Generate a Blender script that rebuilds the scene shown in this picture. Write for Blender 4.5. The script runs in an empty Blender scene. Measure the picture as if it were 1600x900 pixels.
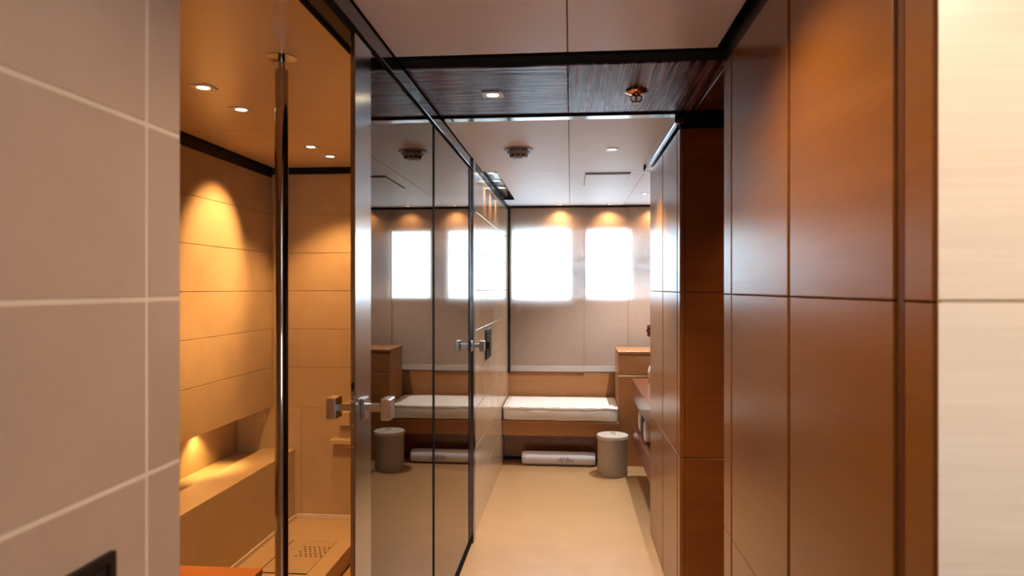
import bpy, bmesh, math, random
from mathutils import Vector, Matrix, noise

random.seed(7)
scene = bpy.context.scene
COL = scene.collection
EYE = 1.55
CEIL = 2.34

# ------------------------------------------------------------------ camera
cam_data = bpy.data.cameras.new('camera')
cam_data.sensor_width = 36.0
cam_data.lens = 24.0
cam_data.clip_start = 0.02
cam_data.clip_end = 9000
cam_data.dof.use_dof = True
cam_data.dof.focus_distance = 4.6
cam_data.dof.aperture_fstop = 4.5
cam = bpy.data.objects.new('camera', cam_data)
cam.location = (0, 0, EYE)
cam.rotation_euler = (math.radians(90), 0, math.atan(92 / 1066.7))
COL.objects.link(cam)
scene.camera = cam

# ------------------------------------------------------------------ world / daylight
world = bpy.data.worlds.new('overcast sky')
scene.world = world
world.use_nodes = True
wn = world.node_tree.nodes
wl = world.node_tree.links
bg = wn['Background']
tc = wn.new('ShaderNodeTexCoord')
sx = wn.new('ShaderNodeSeparateXYZ')
rp = wn.new('ShaderNodeValToRGB')
wl.new(tc.outputs['Generated'], sx.inputs[0])
wl.new(sx.outputs['Z'], rp.inputs[0])
rp.color_ramp.elements[0].position = 0.0
rp.color_ramp.elements[0].color = (0.76, 0.89, 1.0, 1)
rp.color_ramp.elements[1].position = 0.6
rp.color_ramp.elements[1].color = (0.62, 0.78, 1.0, 1)
wl.new(rp.outputs[0], bg.inputs[0])
bg.inputs[1].default_value = 10.5


def portal(x, y, z, w, h, turn=-90):
    d = bpy.data.lights.new('daylight_portal', 'AREA')
    d.shape = 'RECTANGLE'
    d.size, d.size_y = w, h
    d.cycles.is_portal = True
    o = bpy.data.objects.new('daylight_portal', d)
    o.location = (x, y, z)
    o.rotation_euler = (math.radians(turn), 0, 0)     # light enters towards the room
    COL.objects.link(o)


portal(0.62, 6.78, 1.78, 2.35, 0.70)
portal(0.85, -2.12, 1.625, 0.8, 0.75, 90)  # portal of the window added behind the camera

# ------------------------------------------------------------------ exposure
vs = scene.view_settings
vs.view_transform = 'Standard'
vs.look = 'None'
vs.gamma = 1.0
vs.use_curve_mapping = False
vs.exposure = 1.0

WARM = (1.0, 0.60, 0.27)
AMBER = (1.0, 0.53, 0.19)
SOFT = (1.0, 0.72, 0.48)
PALE = (1.0, 0.86, 0.72)
COOL = (0.90, 0.94, 1.0)


# ------------------------------------------------------------------ materials
def new_mat(name):
    m = bpy.data.materials.new(name)
    m.use_nodes = True
    nt = m.node_tree
    p = nt.nodes['Principled BSDF']
    return m, nt, p


def plain(name, col, rough=0.5, metal=0.0, spec=0.5, var=0.06, scale=9.0, bump=0.0, coat=0.0):
    m, nt, p = new_mat(name)
    n, l = nt.nodes, nt.links
    t = n.new('ShaderNodeTexCoord')
    no = n.new('ShaderNodeTexNoise')
    no.inputs['Scale'].default_value = scale
    no.inputs['Detail'].default_value = 5
    l.new(t.outputs['Object'], no.inputs['Vector'])
    r = n.new('ShaderNodeValToRGB')
    a = [max(0, c * (1 - var)) for c in col]
    b = [min(1, c * (1 + var)) for c in col]
    r.color_ramp.elements[0].position = 0.3
    r.color_ramp.elements[0].color = (*a, 1)
    r.color_ramp.elements[1].position = 0.7
    r.color_ramp.elements[1].color = (*b, 1)
    l.new(no.outputs['Fac'], r.inputs[0])
    l.new(r.outputs[0], p.inputs['Base Color'])
    p.inputs['Roughness'].default_value = rough
    p.inputs['Metallic'].default_value = metal
    p.inputs['Specular IOR Level'].default_value = spec
    if coat:
        p.inputs['Coat Weight'].default_value = coat
        p.inputs['Coat Roughness'].default_value = 0.05
    if bump:
        bm_ = n.new('ShaderNodeBump')
        bm_.inputs['Strength'].default_value = bump
        bm_.inputs['Distance'].default_value = 0.002
        n2 = n.new('ShaderNodeTexNoise')
        n2.inputs['Scale'].default_value = scale * 12
        l.new(t.outputs['Object'], n2.inputs['Vector'])
        l.new(n2.outputs['Fac'], bm_.inputs['Height'])
        l.new(bm_.outputs[0], p.inputs['Normal'])
    return m


def stone(name, col, rough=0.45, var=0.10, spec=0.5):
    """limestone tile: soft clouds, fine grain, offset per tile"""
    m, nt, p = new_mat(name)
    n, l = nt.nodes, nt.links
    t = n.new('ShaderNodeTexCoord')
    oi = n.new('ShaderNodeObjectInfo')
    mu = n.new('ShaderNodeVectorMath')
    mu.operation = 'SCALE'
    mu.inputs[0].default_value = (13.1, 7.7, 19.3)
    l.new(oi.outputs['Random'], mu.inputs['Scale'])
    ad = n.new('ShaderNodeVectorMath')
    l.new(t.outputs['Object'], ad.inputs[0])
    l.new(mu.outputs[0], ad.inputs[1])
    cl = n.new('ShaderNodeTexNoise')
    cl.inputs['Scale'].default_value = 5.5
    cl.inputs['Detail'].default_value = 6
    cl.inputs['Roughness'].default_value = 0.62
    l.new(ad.outputs[0], cl.inputs['Vector'])
    fi = n.new('ShaderNodeTexNoise')
    fi.inputs['Scale'].default_value = 160
    fi.inputs['Detail'].default_value = 2
    l.new(ad.outputs[0], fi.inputs['Vector'])
    mx = n.new('ShaderNodeMix')
    mx.inputs[0].default_value = 0.22
    l.new(cl.outputs['Fac'], mx.inputs[2])
    l.new(fi.outputs['Fac'], mx.inputs[3])
    r = n.new('ShaderNodeValToRGB')
    a = [c * (1 - var * 1.3) for c in col]
    b = [min(1, c * (1 + var)) for c in col]
    r.color_ramp.elements[0].position = 0.30
    r.color_ramp.elements[0].color = (*a, 1)
    r.color_ramp.elements[1].position = 0.70
    r.color_ramp.elements[1].color = (*b, 1)
    l.new(mx.outputs[0], r.inputs[0])
    hv = n.new('ShaderNodeHueSaturation')
    mr = n.new('ShaderNodeMapRange')
    mr.inputs['To Min'].default_value = 0.96
    mr.inputs['To Max'].default_value = 1.04
    l.new(oi.outputs['Random'], mr.inputs[0])
    l.new(mr.outputs[0], hv.inputs['Value'])
    l.new(r.outputs[0], hv.inputs['Color'])
    l.new(hv.outputs[0], p.inputs['Base Color'])
    p.inputs['Roughness'].default_value = rough
    p.inputs['Specular IOR Level'].default_value = spec
    bu = n.new('ShaderNodeBump')
    bu.inputs['Strength'].default_value = 0.12
    bu.inputs['Distance'].default_value = 0.001
    l.new(fi.outputs['Fac'], bu.inputs['Height'])
    l.new(bu.outputs[0], p.inputs['Normal'])
    return m


def wood(name, c_dark, c_light, axis='Y', rough=0.3, spec=0.5, grain=1.0, coat=0.0, coat_rough=0.15):
    """veneer with fine straight grain running along one axis"""
    m, nt, p = new_mat(name)
    n, l = nt.nodes, nt.links
    t = n.new('ShaderNodeTexCoord')
    oi = n.new('ShaderNodeObjectInfo')
    mu = n.new('ShaderNodeVectorMath')
    mu.operation = 'SCALE'
    mu.inputs[0].default_value = (3.1, 5.7, 9.3)
    l.new(oi.outputs['Random'], mu.inputs['Scale'])
    ad = n.new('ShaderNodeVectorMath')
    l.new(t.outputs['Object'], ad.inputs[0])
    l.new(mu.outputs[0], ad.inputs[1])
    mp = n.new('ShaderNodeMapping')
    big = {'X': (1.2, 14, 14), 'Y': (14, 1.2, 14), 'Z': (14, 14, 1.2)}[axis]
    mp.inputs['Scale'].default_value = big
    l.new(ad.outputs[0], mp.inputs['Vector'])
    n1 = n.new('ShaderNodeTexNoise')
    n1.inputs['Scale'].default_value = 1.0
    n1.inputs['Detail'].default_value = 6
    n1.inputs['Roughness'].default_value = 0.6
    n1.inputs['Distortion'].default_value = 0.35
    l.new(mp.outputs[0], n1.inputs['Vector'])
    mp2 = n.new('ShaderNodeMapping')
    mp2.inputs['Scale'].default_value = tuple(v * (6.0 if v > 2 else 1.6) for v in big)
    l.new(ad.outputs[0], mp2.inputs['Vector'])
    n2 = n.new('ShaderNodeTexNoise')
    n2.inputs['Scale'].default_value = 1.6
    n2.inputs['Detail'].default_value = 3
    l.new(mp2.outputs[0], n2.inputs['Vector'])
    mx = n.new('ShaderNodeMix')
    mx.inputs[0].default_value = 0.42
    l.new(n1.outputs['Fac'], mx.inputs[2])
    l.new(n2.outputs['Fac'], mx.inputs[3])
    r = n.new('ShaderNodeValToRGB')
    r.color_ramp.elements[0].position = 0.5 - 0.22 / grain
    r.color_ramp.elements[0].color = (*c_dark, 1)
    r.color_ramp.elements[1].position = 0.5 + 0.22 / grain
    r.color_ramp.elements[1].color = (*c_light, 1)
    l.new(mx.outputs[0], r.inputs[0])
    l.new(r.outputs[0], p.inputs['Base Color'])
    p.inputs['Roughness'].default_value = rough
    p.inputs['Specular IOR Level'].default_value = spec
    if coat:
        p.inputs['Coat Weight'].default_value = coat
        p.inputs['Coat Roughness'].default_value = coat_rough
    return m


def ribbed(name, axis):
    """dark stained veneer brushed into long ribs"""
    m, nt, p = new_mat(name)
    n, l = nt.nodes, nt.links
    t = n.new('ShaderNodeTexCoord')
    mp = n.new('ShaderNodeMapping')
    mp.inputs['Scale'].default_value = (1.6, 48, 1) if axis == 'X' else (48, 1.6, 1)
    l.new(t.outputs['Object'], mp.inputs['Vector'])
    n1 = n.new('ShaderNodeTexNoise')
    n1.inputs['Scale'].default_value = 1.0
    n1.inputs['Detail'].default_value = 3
    n1.inputs['Roughness'].default_value = 0.7
    l.new(mp.outputs[0], n1.inputs['Vector'])
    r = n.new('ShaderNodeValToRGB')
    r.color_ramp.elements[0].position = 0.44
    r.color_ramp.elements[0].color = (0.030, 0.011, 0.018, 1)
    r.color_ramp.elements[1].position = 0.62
    r.color_ramp.elements[1].color = (0.24, 0.125, 0.175, 1)  # pale streaks paint the window's sheen on the ribs into the base colour
    l.new(n1.outputs['Fac'], r.inputs[0])
    l.new(r.outputs[0], p.inputs['Base Color'])
    p.inputs['Roughness'].default_value = 0.24
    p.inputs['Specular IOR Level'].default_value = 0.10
    bu = n.new('ShaderNodeBump')
    bu.inputs['Strength'].default_value = 0.9
    bu.inputs['Distance'].default_value = 0.006
    l.new(n1.outputs['Fac'], bu.inputs['Height'])
    l.new(bu.outputs[0], p.inputs['Normal'])
    return m


def sheet_glass(name, tint, f0, power, gloss=(1, 1, 1)):
    """thin pane: tinted see-through body, Schlick reflection on its faces"""
    m = bpy.data.materials.new(name)
    m.use_nodes = True
    nt = m.node_tree
    n, l = nt.nodes, nt.links
    n.remove(n['Principled BSDF'])
    out = n['Material Output']
    lw = n.new('ShaderNodeLayerWeight')
    lw.inputs['Blend'].default_value = 0.5
    pw = n.new('ShaderNodeMath')
    pw.operation = 'POWER'
    pw.inputs[1].default_value = power
    l.new(lw.outputs['Facing'], pw.inputs[0])
    mr = n.new('ShaderNodeMapRange')
    mr.inputs['To Min'].default_value = f0
    mr.inputs['To Max'].default_value = 1.0
    l.new(pw.outputs[0], mr.inputs[0])
    tr = n.new('ShaderNodeBsdfTransparent')
    tr.inputs[0].default_value = (*tint, 1)
    gl = n.new('ShaderNodeBsdfGlossy')
    gl.inputs['Color'].default_value = (*gloss, 1)
    gl.inputs['Roughness'].default_value = 0.0
    mx = n.new('ShaderNodeMixShader')
    l.new(mr.outputs[0], mx.inputs[0])
    l.new(tr.outputs[0], mx.inputs[1])
    l.new(gl.outputs[0], mx.inputs[2])
    l.new(mx.outputs[0], out.inputs[0])
    return m


def linen(name, col, through, open_weave):
    """open-weave blind fabric: reflects, lets diffuse light through, and shows a little of outside"""
    m = bpy.data.materials.new(name)
    m.use_nodes = True
    nt = m.node_tree
    n, l = nt.nodes, nt.links
    n.remove(n['Principled BSDF'])
    out = n['Material Output']
    t = n.new('ShaderNodeTexCoord')
    cols = []
    for sc in ((260, 1, 34), (34, 1, 260)):
        mp = n.new('ShaderNodeMapping')
        mp.inputs['Scale'].default_value = sc
        l.new(t.outputs['Object'], mp.inputs['Vector'])
        no = n.new('ShaderNodeTexNoise')
        no.inputs['Scale'].default_value = 1.0
        no.inputs['Detail'].default_value = 3
        l.new(mp.outputs[0], no.inputs['Vector'])
        cols.append(no)
    ad = n.new('ShaderNodeMath')
    ad.operation = 'ADD'
    l.new(cols[0].outputs['Fac'], ad.inputs[0])
    l.new(cols[1].outputs['Fac'], ad.inputs[1])
    mr = n.new('ShaderNodeMapRange')
    mr.inputs['From Min'].default_value = 0.75
    mr.inputs['From Max'].default_value = 1.25
    mr.inputs['To Min'].default_value = 0.92
    mr.inputs['To Max'].default_value = 1.06
    l.new(ad.outputs[0], mr.inputs[0])

    def scaled(c):
        s = n.new('ShaderNodeVectorMath')
        s.operation = 'SCALE'
        s.inputs[0].default_value = c
        l.new(mr.outputs[0], s.inputs['Scale'])
        return s
    df = n.new('ShaderNodeBsdfDiffuse')
    l.new(scaled(col).outputs[0], df.inputs[0])
    tl = n.new('ShaderNodeBsdfTranslucent')
    l.new(scaled(through).outputs[0], tl.inputs[0])
    tr = n.new('ShaderNodeBsdfTransparent')
    m1 = n.new('ShaderNodeMixShader')
    m1.inputs[0].default_value = 0.40
    l.new(df.outputs[0], m1.inputs[1])
    l.new(tl.outputs[0], m1.inputs[2])
    m2 = n.new('ShaderNodeMixShader')
    m2.inputs[0].default_value = open_weave
    l.new(m1.outputs[0], m2.inputs[1])
    l.new(tr.outputs[0], m2.inputs[2])
    l.new(m2.outputs[0], out.inputs[0])
    return m


def mottle_dimmer(name):
    """overlap dimmer added behind doubled blinds; mottle stands for their moire"""
    m = bpy.data.materials.new(name)
    m.use_nodes = True
    nt = m.node_tree
    n, l = nt.nodes, nt.links
    n.remove(n['Principled BSDF'])
    t = n.new('ShaderNodeTexCoord')
    no = n.new('ShaderNodeTexNoise')
    no.inputs['Scale'].default_value = 26
    no.inputs['Detail'].default_value = 6
    no.inputs['Distortion'].default_value = 1.5
    l.new(t.outputs['Object'], no.inputs['Vector'])
    mr = n.new('ShaderNodeMapRange')
    mr.inputs['From Min'].default_value = 0.38
    mr.inputs['From Max'].default_value = 0.62
    mr.inputs['To Min'].default_value = 0.16
    mr.inputs['To Max'].default_value = 0.62
    l.new(no.outputs['Fac'], mr.inputs[0])
    df = n.new('ShaderNodeBsdfDiffuse')
    df.inputs[0].default_value = (0.55, 0.58, 0.60, 1)
    tr = n.new('ShaderNodeBsdfTransparent')
    mx = n.new('ShaderNodeMixShader')
    l.new(mr.outputs[0], mx.inputs[0])
    l.new(df.outputs[0], mx.inputs[1])
    l.new(tr.outputs[0], mx.inputs[2])
    l.new(mx.outputs[0], n['Material Output'].inputs[0])
    return m


def emit(name, col, strength):
    m, nt, p = new_mat(name)
    p.inputs['Base Color'].default_value = (0.9, 0.9, 0.9, 1)
    p.inputs['Emission Color'].default_value = (*col, 1)
    p.inputs['Emission Strength'].default_value = strength
    return m


def brushed(name, col, rough=0.25):
    m, nt, p = new_mat(name)
    n, l = nt.nodes, nt.links
    t = n.new('ShaderNodeTexCoord')
    mp = n.new('ShaderNodeMapping')
    mp.inputs['Scale'].default_value = (400, 400, 4)
    l.new(t.outputs['Object'], mp.inputs['Vector'])
    no = n.new('ShaderNodeTexNoise')
    no.inputs['Scale'].default_value = 1.0
    l.new(mp.outputs[0], no.inputs['Vector'])
    mr = n.new('ShaderNodeMapRange')
    mr.inputs['To Min'].default_value = rough * 0.75
    mr.inputs['To Max'].default_value = rough * 1.25
    l.new(no.outputs['Fac'], mr.inputs[0])
    l.new(mr.outputs[0], p.inputs['Roughness'])
    p.inputs['Base Color'].default_value = (*col, 1)
    p.inputs['Metallic'].default_value = 1.0
    return m


M = {}
M['tile_near'] = stone('near limestone', (0.465, 0.345, 0.265), 0.42, 0.07)
M['grout'] = plain('pale grout', (0.70, 0.59, 0.48), 0.8)
M['tile_far'] = stone('polished limestone', (0.50, 0.33, 0.19), 0.16, 0.06, 1.0)
M['grout_dark'] = plain('tan grout', (0.30, 0.22, 0.15), 0.8)
M['tile_shower'] = stone('shower limestone', (0.53, 0.385, 0.235), 0.40, 0.07)
M['grout_shower'] = plain('shower grout', (0.42, 0.31, 0.20), 0.8)
M['floor'] = stone('seamless stone floor', (0.51, 0.295, 0.13), 0.28, 0.06)
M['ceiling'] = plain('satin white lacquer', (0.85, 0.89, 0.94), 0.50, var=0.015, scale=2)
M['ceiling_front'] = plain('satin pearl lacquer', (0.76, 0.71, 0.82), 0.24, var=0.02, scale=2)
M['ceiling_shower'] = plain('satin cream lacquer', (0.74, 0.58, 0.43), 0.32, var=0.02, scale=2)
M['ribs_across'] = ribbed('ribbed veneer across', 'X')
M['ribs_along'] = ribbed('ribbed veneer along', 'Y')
M['red_veneer'] = wood('red brown veneer', (0.05, 0.016, 0.010), (0.11, 0.035, 0.02), 'X', 0.35)
M['black'] = plain('black anodised', (0.010, 0.010, 0.012), 0.4, spec=0.2)
M['black_gap'] = plain('black recess', (0.008, 0.008, 0.009), 0.9, spec=0.05)
M['rail'] = plain('dark polished rail', (0.22, 0.22, 0.235), 0.10, metal=1.0)
M['rail_dark'] = plain('black glass-smooth rail', (0.010, 0.010, 0.012), 0.07)
M['wood'] = wood('satin pearwood', (0.23, 0.080, 0.010), (0.33, 0.125, 0.017), 'Y', 0.28, 1.0, 0.9)
M['wood_x'] = wood('pearwood across', (0.20, 0.066, 0.018), (0.30, 0.105, 0.028), 'X', 0.30, 0.5, 1.0)
M['wood_bench'] = wood('bench pearwood', (0.36, 0.145, 0.045), (0.50, 0.22, 0.075), 'X', 0.32, 0.5, 0.9)
M['wood_counter'] = wood('counter mahogany', (0.17, 0.05, 0.022), (0.30, 0.10, 0.045), 'Y', 0.2, 0.6, 1.0)
M['wood_dark'] = plain('dark brown carcass', (0.045, 0.018, 0.010), 0.5)
M['wood_edge'] = wood('dark pearwood pull', (0.10, 0.040, 0.016), (0.15, 0.06, 0.024), 'Z', 0.35)
M['wood_pale'] = wood('bleached oak', (0.68, 0.57, 0.45), (0.82, 0.72, 0.60), 'X', 0.30, 0.5, 0.9)
M['teak'] = wood('teak slat', (0.40, 0.13, 0.025), (0.55, 0.20, 0.045), 'X', 0.35)
M['glass_bronze'] = sheet_glass('bronze mirror glass', (0.14, 0.07, 0.035), 0.055, 4.6, (0.96, 0.87, 0.77))
M['glass_window'] = sheet_glass('window glass', (0.93, 0.96, 0.96), 0.04, 5.0)
M['overlap_pane'] = mottle_dimmer('overlap dimmer')
M['linen'] = linen('taupe linen', (0.64, 0.45, 0.33), (0.86, 0.86, 0.84), 0.16)
M['hem'] = plain('pale hem bar', (0.52, 0.43, 0.37), 0.6)
M['steel_dark'] = brushed('dark steel', (0.16, 0.15, 0.155), 0.18)
M['steel'] = brushed('brushed steel', (0.40, 0.385, 0.375), 0.20)
M['chrome'] = plain('polished chrome', (0.72, 0.71, 0.70), 0.07, metal=1.0, var=0.01)
M['pole'] = plain('polished pole', (0.50, 0.48, 0.46), 0.09, metal=1.0, var=0.01)
M['handle'] = plain('satin nickel', (0.66, 0.645, 0.63), 0.2, metal=1.0, var=0.02)
M['bronze'] = plain('dark bronze plate', (0.016, 0.010, 0.008), 0.5, spec=0.2)
M['cushion'] = plain('ivory canvas', (0.84, 0.78, 0.70), 0.85, var=0.03, scale=22, bump=0.25)
M['towel'] = plain('white terry', (0.80, 0.75, 0.74), 0.95, var=0.04, scale=60, bump=0.9)
M['towel_blue'] = plain('slate blue terry', (0.10, 0.14, 0.20), 0.95, var=0.1, scale=60, bump=0.9)
M['thread'] = plain('grey thread', (0.30, 0.24, 0.23), 0.8)
M['bin'] = plain('taupe leather', (0.44, 0.355, 0.28), 0.5, var=0.04, scale=30, bump=0.15)
M['bin_lid'] = plain('pale taupe leather', (0.62, 0.53, 0.43), 0.45, var=0.03, scale=30, bump=0.1)
M['detector'] = plain('detector plastic', (0.30, 0.235, 0.235), 0.45)
M['slot'] = plain('black slot', (0.006, 0.006, 0.006), 0.9, spec=0.1)
M['copper'] = plain('copper', (0.55, 0.27, 0.18), 0.12, metal=1.0)
M['white_metal'] = plain('white painted trim', (0.70, 0.68, 0.70), 0.35)
M['frame_white'] = plain('window frame', (0.72, 0.72, 0.72), 0.4)
M['wall_paint'] = plain('taupe plaster', (0.42, 0.34, 0.28), 0.7)
M['ceramic'] = plain('ivory ceramic', (0.78, 0.70, 0.58), 0.3, var=0.15, scale=30)
M['petal'] = plain('crimson petal', (0.20, 0.012, 0.018), 0.5, var=0.3)
M['stem'] = plain('dark stem', (0.05, 0.05, 0.02), 0.6)
M['lens_warm'] = emit('warm lamp lens', (1.0, 0.80, 0.52), 9.0)
M['lens_white'] = emit('white lamp lens', (1.0, 0.93, 0.85), 7.0)
M['hill'] = plain('hazy hill', (0.80, 0.86, 0.88), 0.9, var=0.2, scale=0.01)  # distance haze is put into this pale colour
M['sea'] = plain('sea water', (0.55, 0.64, 0.68), 0.25, var=0.1, scale=0.05)


# ------------------------------------------------------------------ helpers
WORLD = {}


def link(name, me, mat, loc=(0, 0, 0), parent=None):
    o = bpy.data.objects.new(name, me)
    if mat is not None and not me.materials:
        me.materials.append(mat)
    COL.objects.link(o)
    loc = Vector(loc)
    WORLD[o.name] = loc
    if parent is not None:
        o.parent = parent
        o.location = loc - WORLD[parent.name]
    else:
        o.location = loc
    return o


def empty(name, loc, label, cat, group=None):
    o = bpy.data.objects.new(name, None)
    o.empty_display_size = 0.05
    COL.objects.link(o)
    o.location = loc
    WORLD[o.name] = Vector(loc)
    return tag(o, label, cat, group)


def tag(o, label, cat=None, group=None):
    o['label'] = label
    if cat:
        o['category'] = cat
    if group:
        o['group'] = group
    return o


def structure(o, label=None):
    o['kind'] = 'structure'
    if label:
        o['label'] = label
    return o


def mesh_from(bm, name, smooth=False):
    me = bpy.data.meshes.new(name)
    bm.normal_update()
    bm.to_mesh(me)
    bm.free()
    if smooth:
        for p in me.polygons:
            p.use_smooth = True
    return me


def box(name, x0, x1, y0, y1, z0, z1, mat, parent=None, bevel=0.0, seg=1):
    bm = bmesh.new()
    bmesh.ops.create_cube(bm, size=1.0)
    bmesh.ops.scale(bm, vec=(x1 - x0, y1 - y0, z1 - z0), verts=bm.verts)
    if bevel:
        bmesh.ops.bevel(bm, geom=list(bm.edges), offset=bevel, segments=seg, affect='EDGES', profile=0.5)
    me = mesh_from(bm, name)
    return link(name, me, mat, ((x0 + x1) / 2, (y0 + y1) / 2, (z0 + z1) / 2), parent)


def add_box(bm, x0, x1, y0, y1, z0, z1):
    r = bmesh.ops.create_cube(bm, size=1.0)
    bmesh.ops.scale(bm, vec=(x1 - x0, y1 - y0, z1 - z0), verts=r['verts'])
    bmesh.ops.translate(bm, vec=((x0 + x1) / 2, (y0 + y1) / 2, (z0 + z1) / 2), verts=r['verts'])
    return r['verts']


def add_lathe(bm, prof, seg=32, cx=0, cy=0):
    """prof: list of (radius, z); closed with caps where radius > 0 at the ends"""
    rings = []
    for r, z in prof:
        if r < 1e-6:
            rings.append([bm.verts.new((cx, cy, z))])
        else:
            rings.append([bm.verts.new((cx + r * math.cos(2 * math.pi * k / seg), cy + r * math.sin(2 * math.pi * k / seg), z)) for k in range(seg)])
    for a, b in zip(rings, rings[1:]):
        for k in range(seg):
            k2 = (k + 1) % seg
            if len(a) == 1 and len(b) == 1:
                continue
            if len(a) == 1:
                bm.faces.new((a[0], b[k2], b[k]))
            elif len(b) == 1:
                bm.faces.new((a[k], a[k2], b[0]))
            else:
                bm.faces.new((a[k], a[k2], b[k2], b[k]))
    if len(rings[0]) > 1:
        bm.faces.new(rings[0])
    if len(rings[-1]) > 1:
        bm.faces.new(rings[-1])
    bmesh.ops.recalc_face_normals(bm, faces=bm.faces)


def lathe(name, prof, mat, loc, parent=None, seg=32, smooth=True):
    bm = bmesh.new()
    add_lathe(bm, prof, seg)
    me = mesh_from(bm, name)
    if smooth:
        for p in me.polygons:
            p.use_smooth = len(p.vertices) <= 4
        me.set_sharp_from_angle(angle=math.radians(40))
    return link(name, me, mat, loc, parent)


def tube(bm, pts, rad, seg=8, closed=False):
    pts = [Vector(p) for p in pts]
    n = len(pts)
    rings = []
    for i, p in enumerate(pts):
        a = pts[(i - 1) % n] if (closed or i > 0) else p
        b = pts[(i + 1) % n] if (closed or i < n - 1) else p
        t = (b - a).normalized()
        u = t.cross(Vector((0, 0, 1)))
        if u.length < 1e-4:
            u = t.cross(Vector((0, 1, 0)))
        u.normalize()
        v = t.cross(u)
        rings.append([bm.verts.new(p + rad * (math.cos(2 * math.pi * k / seg) * u + math.sin(2 * math.pi * k / seg) * v)) for k in range(seg)])
    pairs = list(zip(rings, rings[1:]))
    if closed:
        pairs.append((rings[-1], rings[0]))
    for a, b in pairs:
        for k in range(seg):
            bm.faces.new((a[k], a[(k + 1) % seg], b[(k + 1) % seg], b[k]))
    if not closed:
        bm.faces.new(rings[0])
        bm.faces.new(rings[-1])
    bmesh.ops.recalc_face_normals(bm, faces=bm.faces)


def spans(a, b, cuts):
    e = [a] + [c for c in sorted(cuts) if a + 0.003 < c < b - 0.003] + [b]
    return list(zip(e, e[1:]))


# tile courses: z of the horizontal joints, shared by all tiled walls
ROWS = [1.534 + 0.2485 * k for k in range(-6, 4)]
ROWS = [z for z in ROWS if 0.01 < z < CEIL]


def tiles_x(wall, x_face, sign, ya, yb, za, zb, ycuts, zcuts, gap, thick, mat, bev):
    """tiles on a wall whose face looks along sign*X"""
    for z0, z1 in spans(za, zb, zcuts):
        for y0, y1 in spans(ya, yb, ycuts):
            x1 = x_face
            x0 = x_face - sign * thick
            box('tile', min(x0, x1), max(x0, x1), y0 + gap / 2, y1 - gap / 2, z0 + gap / 2, z1 - gap / 2, mat, wall, bev)


def tiles_y(wall, y_face, xa, xb, za, zb, xcuts, zcuts, gap, thick, mat, bev):
    """tiles on a wall that looks towards the camera (-Y)"""
    for z0, z1 in spans(za, zb, zcuts):
        for x0, x1 in spans(xa, xb, xcuts):
            box('tile', x0 + gap / 2, x1 - gap / 2, y_face, y_face + thick, z0 + gap / 2, z1 - gap / 2, mat, wall, bev)


# ------------------------------------------------------------------ structure: floor and ceiling
floor = structure(box('floor', -2.35, 1.75, -2.1, 6.86, -0.10, 0.0, M['floor']), 'seamless beige stone floor')

ceiling = structure(box('ceiling', -2.35, 1.75, -2.1, 6.86, CEIL + 0.03, CEIL + 0.12, M['black_gap']), 'panelled ceiling with black shadow gaps')


def ceil_panel(x0, x1, y0, y1, mat, label=None, z=CEIL, t=0.029, bevel=0.0015):
    o = box('panel', x0, x1, y0, y1, z, z + t, mat, ceiling, bevel)
    if label:
        o['label'] = label
    return o


# front ceiling (two panels meeting at a fine joint)
ceil_panel(-0.597, -0.0125, -2.0, 2.293, M['ceiling_front'], 'pearl grey satin ceiling panel')
ceil_panel(-0.0095, 0.480, -2.0, 2.293, M['ceiling_front'], 'pearl grey satin ceiling panel')
ceil_panel(0.50, 1.66, -2.0, 0.985, M['ceiling_front'], 'pearl grey satin ceiling panel')
# black cross bars around the dark panel
ceil_panel(-0.60, 1.66, 2.335, 2.43, M['black_gap'], 'black cross bar', z=CEIL + 0.004, t=0.026)
ceil_panel(-0.60, 1.66, 3.09, 3.135, M['black_gap'], 'black cross bar', z=CEIL + 0.004, t=0.026)
ceil_panel(-0.590, 0.475, 3.140, 3.20, M['rail'], 'grey metal lip', z=CEIL - 0.004, t=0.034)
# dark ribbed veneer over the side passage
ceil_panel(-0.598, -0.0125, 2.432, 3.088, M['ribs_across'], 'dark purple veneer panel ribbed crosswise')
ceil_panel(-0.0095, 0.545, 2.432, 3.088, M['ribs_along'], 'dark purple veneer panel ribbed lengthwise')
ceil_panel(0.549, 1.66, 2.432, 3.088, M['red_veneer'], 'plain red-brown veneer panel')
# far white ceiling
for xa, xb in ((-0.598, -0.0125), (-0.0095, 0.4985)):
    for ya, yb in ((3.203, 4.6185), (4.6215, 6.58)):
        if xa < -0.5 and ya > 4:
            ceil_panel(-0.500, xb, ya, yb, M['ceiling'], 'white satin ceiling panel')
            ceil_panel(-0.598, -0.500, 6.085, yb, M['ceiling'], 'white satin ceiling panel')
        else:
            ceil_panel(xa, xb, ya, yb, M['ceiling'], 'white satin ceiling panel')
ceil_panel(0.5015, 1.66, 4.40, 6.58, M['ceiling'], 'white satin ceiling panel')
# shower ceiling
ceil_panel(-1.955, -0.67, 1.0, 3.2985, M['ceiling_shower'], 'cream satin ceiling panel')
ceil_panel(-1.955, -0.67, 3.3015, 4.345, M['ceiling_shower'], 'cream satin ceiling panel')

# ------------------------------------------------------------------ walls
# near left tiled wall
wl_ = structure(box('wall_left', -0.72, -0.6008, -2.0, 1.004, 0, CEIL, M['grout']), 'beige limestone tiled wall beside the camera')
tiles_x(wl_, -0.6, 1, -2.0, 1.007, 0.0, CEIL - 0.02, [0.922 - 0.6 * k for k in range(5)], ROWS, 0.0065, 0.006, M['tile_near'], 0.0006)
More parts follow.
